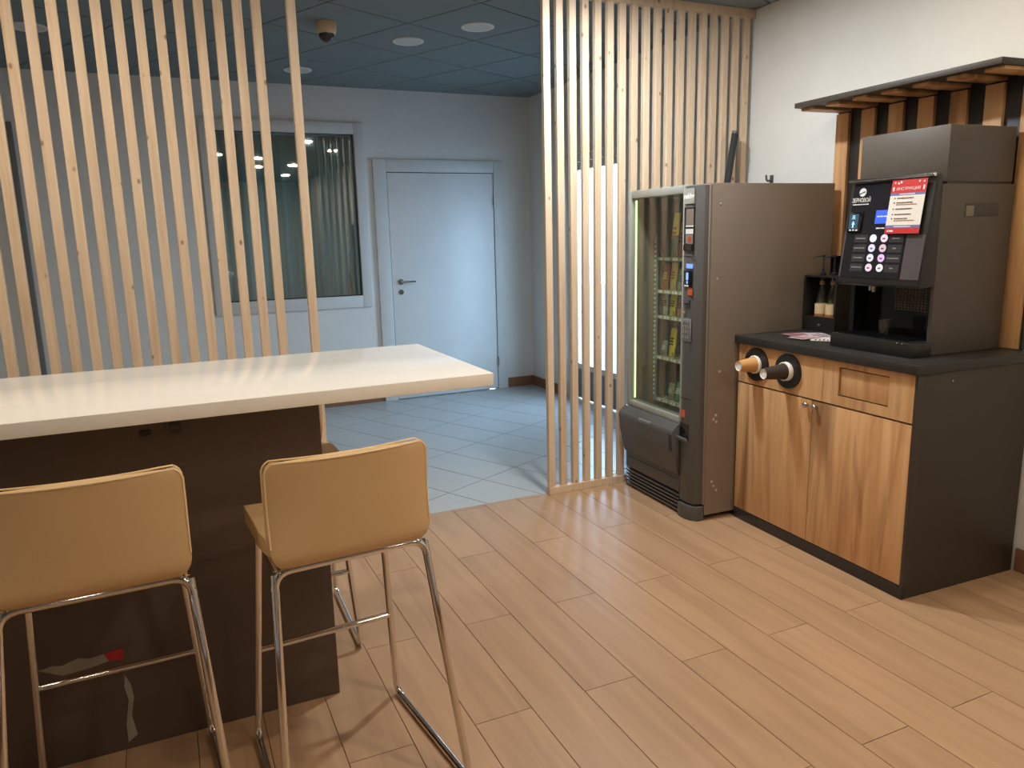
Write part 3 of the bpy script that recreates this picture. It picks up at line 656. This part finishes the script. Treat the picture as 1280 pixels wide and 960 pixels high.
# ------------------------------------------------------------------ vending machine
vm = WThing('vending_machine', 'tall grey snack vending machine with a glass front and control column', 'vending machine', (-.5, -.47, 0))
vl, vr, vb, vf, vt = -.112, -.803, -.09, -.872, 1.743
vm.part(MB().box(vf, vb, vr, vr+.012, .03, vt, .002).box(vf, vb, vl-.03, vl, .03, vt, .002).box(vb-.02, vb, vr+.012, vl-.03, .03, vt).box(vf, vb-.02, vr+.012, vl-.03, vt-.04, vt, .002).box(vf, vb-.02, vr+.012, vl-.03, .03, .47), 'cabinet_shell', VSIDE)
vm.part(MB().box(vf-.012, vf, vr+.002, vr+.016, .09, vt-.004, .002), 'door_edge', VSIDE)
for x, z in ((-.82, 1.64), (-.83, 1.275), (-.80, .80), (-.815, .57), (-.83, .55), (-.812, .535), (-.83, .21), (-.818, .185), (-.80, .16)):
    vm.part(MB().lathe([(.008, 0), (.007, .003), (0, .005)], (x, vr, z), (0, -1, 0), 12), 'rivet', mat('rivet_grey', (176, 166, 152), .35))
for x in (-.82, -.2):
    for y in (vr+.06, vl-.06): vm.part(MB().cyl((x, y, 0), (x, y, .03), .02), 'foot', BLKPL)
# inside
vm.part(MB().box(-.27, -.262, -.655, vl-.032, .47, vt-.042).box(-.86, -.262, -.66, -.652, .47, vt-.042), 'liner', VIN)
gv = -.663
vm.part(MB().box(-.93, vf-.002, vl-.030, vl+.002, .505, vt, .004).box(-.93, vf-.002, gv, gv+.022, .505, vt, .004).box(-.93, vf-.002, gv+.022, vl-.030, .505, .54, .004).box(-.93, vf-.002, gv+.022, vl-.030, 1.70, vt, .006), 'window_frame', SILV)
vm.part(MB().box(-.914, -.909, gv+.02, vl-.028, .535, 1.705), 'glass', glass_mat('vending_glass', (.90, .93, .86), 1.5, .03), smooth=False)
vm.part(MB().box(-.90, -.893, vl-.038, vl-.031, .55, 1.69), 'light_strip', emis('interior_tube', (.86, 1.0, .62), 2.0))
TRZ = [.535, .79, 1.03, 1.178, 1.366]
coil_src = None; NL = 7
ycs = [-.625+.075*i for i in range(NL)]
TAGM = mat('price_tag', (240, 240, 232), .5)
for ti, tz in enumerate(TRZ):
    tr_ = vm.part(MB().box(-.745, -.28, -.65, vl-.035, tz-.006, tz, 0).box(-.752, -.745, -.65, vl-.035, tz-.016, tz+.004), 'tray', VIN)
    for y in ycs:
        vm.part(MB().box(-.7555, -.752, y-.024, y-.004, tz-.013, tz+.001).box(-.7555, -.752, y+.008, y+.022, tz-.013, tz+.001), 'price_tag', TAGM, tr_, smooth=False)
        if coil_src is None:
            pts = [(-.45+.29*(-i/120), .033*math.cos(i/120*2*math.pi*6), .035+.033*math.sin(i/120*2*math.pi*6)) for i in range(121)]
            mb = MB().tube(pts, .0022, 5); coil_src = mb.build('coil', STEEL, vm.o); o = coil_src
        else: o = coil_src.copy(); C.objects.link(o); o.parent = vm.o
        o.location = Vector((0, y, tz+.0015))-vm.base
# perforated shelf rail at the left of the trays
rl = MB()
for i in range(34): rl.box(-.774, -.768, vl-.046, vl-.036, .56+.027*i, .572+.027*i)
vm.part(MB().box(-.767, -.755, vl-.048, vl-.034, .52, 1.50), 'shelf_rail', VIN)
o = vm.part(rl, 'rail_slots', TAGM, smooth=False); o['kind'] = 'stuff'
# control column
colm = vm.part(MB().prism([(vf-.002, gv-.002), (-.935, gv-.002), (-.941, gv-.03), (-.940, vr+.07), (-.930, vr+.035), (-.908, vr+.012), (vf-.002, vr+.006)], 'z', .092, 1.735, .002), 'control_column', GREYPL)
vm.part(MB().prism([(vf-.002, gv-.002), (-.945, gv-.002), (-.951, gv-.03), (-.950, vr+.07), (-.938, vr+.03), (-.912, vr+.004), (vf-.002, vr+.002)], 'z', 0, .080, .003), 'column_foot', GREYPL)
vm.part(MB().box(-.92, vf-.002, vr+.02, gv-.005, .078, .094), 'column_gap', BLKPL)
def colbox(y0, y1, z0, z1, d0, d1, nm, m, par=None, bev=0): return vm.part(MB().box(-.941-d1, -.941-d0, min(y0, y1), max(y0, y1), z0, z1, bev), nm, m, par or colm)
colbox(-.672, -.752, 1.648, 1.722, -.004, .003, 'name_plate', mat('plate_grey', (160, 160, 150), .35))
MT = Matrix(((0, 0, -1, -.9446), (-1, 0, 0, -.712), (0, 1, 0, 1.682), (0, 0, 0, 1)))
def vtext(s, size, y, z, x, m, nm, par):
    M_ = Matrix(((0, 0, -1, x-vm.base.x), (-1, 0, 0, y-vm.base.y), (0, 1, 0, z-vm.base.z), (0, 0, 0, 1))); return text_mesh(s, size, nm, m, par, M_, .0004, 'CENTER', .0008)
vtext('nakky', .036, -.712, 1.684, -.9446, mat('bright_print', (246, 244, 238), .4), 'name_lettering', colm)
colbox(-.672, -.752, 1.415, 1.630, -.01, .0015, 'payment_bezel', BLKPL)
colbox(-.690, -.752, 1.535, 1.622, .0015, .003, 'notice_card', mat('card_brown', (132, 116, 106), .6)); colbox(-.690, -.752, 1.535, 1.541, .003, .004, 'card_edge', WPLAST)
colbox(-.688, -.750, 1.500, 1.525, .0015, .003, 'notice_strip', WPLAST)
s_ = colbox(-.690, -.748, 1.452, 1.496, .0015, .003, 'note_sticker', mat('sticker_grey', (140, 132, 124), .6)); vm.part(MB().lathe([(.016, 0), (.016, .0015), (0, .0015)], (-.944, -.722, 1.474), (-1, 0, 0), 20), 'red_mark', mat('sticker_red', (190, 74, 54), .6), s_)
colbox(-.675, -.745, 1.42, 1.447, .0015, .006, 'note_slot', BLKGL)
colbox(-.668, -.770, 1.388, 1.391, .0, .0012, 'seam', BLKPL); colbox(-.668, -.770, .655, .658, .0, .0012, 'seam', BLKPL)
colbox(-.700, -.750, 1.330, 1.352, .0, .003, 'display', emis('vend_display', (.12, .22, 1), 2.2))
tm = colbox(-.680, -.748, 1.235, 1.318, .0, .006, 'card_terminal', BLKGL, None, .002)
colbox(-.704, -.722, 1.272, 1.308, .006, .0068, 'terminal_symbol', emis('terminal_symbol', (.18, .4, 1), 1.6), tm); colbox(-.708, -.718, 1.252, 1.268, .006, .0068, 'terminal_symbol', emis('terminal_symbol', (.18, .4, 1), 1.6), tm)
colbox(-.690, -.725, 1.238, 1.246, .006, .0068, 'terminal_marks', PRW, tm)
OR = mat('orange_sticker', (196, 92, 64), .6)
colbox(-.712, -.752, 1.195, 1.232, .0, .002, 'warning_sticker', OR); colbox(-.672, -.712, .553, .592, .0, .002, 'warning_sticker', OR)
colbox(-.690, -.722, 1.145, 1.155, .0, .008, 'coin_lip', BLKPL, None, .002); colbox(-.728, -.734, 1.125, 1.17, .0, .002, 'coin_slot', BLKGL)
vm.part(MB().lathe([(.009, 0), (.009, .006), (.005, .010), (0, .010)], (-.941, -.695, 1.108), (-1, 0, 0), 16), 'return_button', CHROME, colm)
kp = colbox(-.672, -.748, .958, 1.075, .0, .003, 'keypad', mat('keypad_grey', (124, 126, 130), .4), None, .001)
for r_ in range(4):
    for c_ in range(3): vm.part(MB().cyl((-.944, -.690-.020*c_, 1.058-.026*r_), (-.947, -.690-.020*c_, 1.058-.026*r_), .0075, seg=14), 'key', STEEL, kp)
colbox(-.668, -.740, .435, .520, -.012, .0006, 'coin_return', BLKGL); vm.part(MB().prism([(-.945, .445), (-.965, .452), (-.965, .442), (-.945, .418)], 'y', -.742, -.668, .002), 'return_cup', mat('cup_bluegrey', (110, 116, 122), .35), colm)
# delivery hood, kick panel and grille
hood = vm.part(MB().prism([(vf-.002, .505), (-.945, .505), (-.983, .470), (-.988, .452), (-.980, .37), (-.962, .29), (-.944, .225), (-.930, .222), (vf-.002, .222)], 'y', gv+.004, vl+.002, .004), 'delivery_hood', GREYPL)
vm.part(MB().box(-.992, -.976, -.45, -.33, .455, .475, .004), 'flap_handle', mat('handle_grey', (120, 122, 126), .35), hood)
vm.part(MB().prism([(-.9855, .36), (-.984, .458), (-.9885, .452), (-.9835, .36)], 'y', gv+.008, gv+.03), 'hood_edge', BLKPL, hood)
vm.part(MB().box(-.934, vf-.002, gv+.004, vl, .125, .221, .003), 'kick_panel', GREYPL)
vm.part(MB().box(-.9355, -.934, gv+.02, vl-.03, .192, .199), 'panel_groove', BLKPL)
vm.part(MB().box(-.905, vf-.002, gv+.004, vl, .012, .125), 'grille_back', BLKGL)
for i in range(5): vm.part(MB().box(-.934, -.906, gv+.004, vl, .016+.021*i, .025+.021*i, .001), 'grille_slat', GREYPL)

# snacks in the coils: one pillow pack each, all top-level
def pack(x, y, z, wd, ht, th, c1, c2, lb, tilt=0, low=None):
    o = WThing('snack_pack', lb, 'snack', (x, y, z), 'snacks in the vending machine')
    mb = MB(); n, mrow = 8, 8; rows = []
    for sgn in (1, -1):
        rows = []
        for j in range(mrow+1):
            v = j/mrow
            rows.append([mb.bm.verts.new((sgn*th/2*(math.sin(math.pi*min(1, max(0, v)))**.6)*(1-abs(2*i/n-1)**3), -wd/2+wd*i/n, ht*v)) for i in range(n+1)])
        for a, b_ in zip(rows, rows[1:]):
            for i in range(n): mb.bm.faces.new((a[i], a[i+1], b_[i+1], b_[i]))
    bmesh.ops.remove_doubles(mb.bm, verts=mb.bm.verts, dist=1e-5)
    p = mb.build('wrapper', mat('foil_%d_%d_%d' % c1, c1, .3), o.o)
    if low:
        p.data.materials.append(mat('foil_low', low, .3))
        for f in p.data.polygons:
            if f.center.z < ht*.5: f.material_index = 1
    b2 = MB()
    for j in range(3): b2.box(-th/2-.0012, -th/2+.003, -wd*.3, wd*.3*(1-.25*j), ht*(.42+.1*j), ht*(.48+.1*j))
    b2.build('pack_print', mat('print_%d_%d_%d' % c2, c2, .4), p, smooth=False)
    o.o.rotation_euler = (0, R(tilt), -WA)
X = -.715
PK = [(4, 3, (232, 216, 60), (196, 130, 40), .07, .25, 'tall yellow topped snack pack with teal lower half in the top tray'), (4, 2, (186, 120, 78), (90, 60, 40), .06, .20, 'tan snack pack beside the tall yellow one in the top tray'),
      (3, 3, (196, 168, 104), (150, 90, 50), .08, .16, 'straw coloured pack in the second tray from the top'), (3, 2, (150, 160, 140), (60, 90, 60), .07, .13, 'grey green pack in the second tray from the top'), (3, 4, (176, 96, 62), (220, 190, 120), .06, .15, 'rust coloured pack at the left of the second tray from the top'), (3, 1, (190, 150, 110), (80, 60, 40), .07, .14, 'light brown pack near the column in the second tray'),
      (2, 4, (184, 182, 170), (90, 80, 70), .05, .13, 'white pack at the left of the middle tray'), (2, 3, (190, 178, 60), (60, 80, 40), .07, .135, 'yellow green pack in the middle tray'), (2, 2, (176, 120, 76), (110, 60, 40), .06, .12, 'copper pack in the middle tray'), (2, 1, (120, 150, 120), (220, 220, 200), .06, .12, 'pale green pack near the column in the middle tray'),
      (1, 3, (214, 196, 60), (40, 36, 30), .06, .17, 'yellow bar with black print in the fourth tray'), (1, 4, (120, 130, 116), (210, 210, 200), .05, .09, 'small grey pack at the left of the fourth tray'),
      (0, 2, (70, 150, 96), (220, 230, 220), .07, .12, 'green pack in the bottom tray'), (0, 3, (124, 134, 112), (190, 200, 180), .06, .10, 'dull green pack in the bottom tray beside the green one'), (0, 1, (90, 110, 150), (220, 220, 230), .06, .11, 'blue grey pack near the column in the bottom tray')]
for ti, ci, c1, c2, wd, ht, lb in PK: pack(X, ycs[ci+2], TRZ[ti]+.001, min(wd, .064), ht, .026, c1, c2, lb, 6, (96, 124, 112) if lb.startswith('tall yellow') else None)

# black pole in the gap between vending machine and partition, and a wall hook
pl = WThing('black_pole', 'black foam covered pole leaning behind the vending machine', 'pole', (-.51, -.082, 0))
d = Vector((-.155+.54, 0, 2.09))
pl.part(MB().tube([(-.51, -.082, .0), (-.173, -.082, 2.085)], .020, 16), 'shaft', mat('black_foam', (44, 48, 48), .8))
pl.part(MB().tube([(-.1745, -.082, 2.078), (-.1715, -.082, 2.094)], .0205, 16), 'end_cap', GREYPL)
hk = WThing('wall_hook', 'small dark hook on the white wall above the vending machine', 'hook', (0, -.218, 1.80))
hk.part(MB().box(-.006, 0, -.232, -.204, 1.78, 1.83, .002), 'plate', GREYPL); hk.part(MB().tube(fillet([(-.004, -.218, 1.80), (-.04, -.218, 1.795), (-.045, -.218, 1.83)], .012), .006, 10), 'peg', GREYPL)
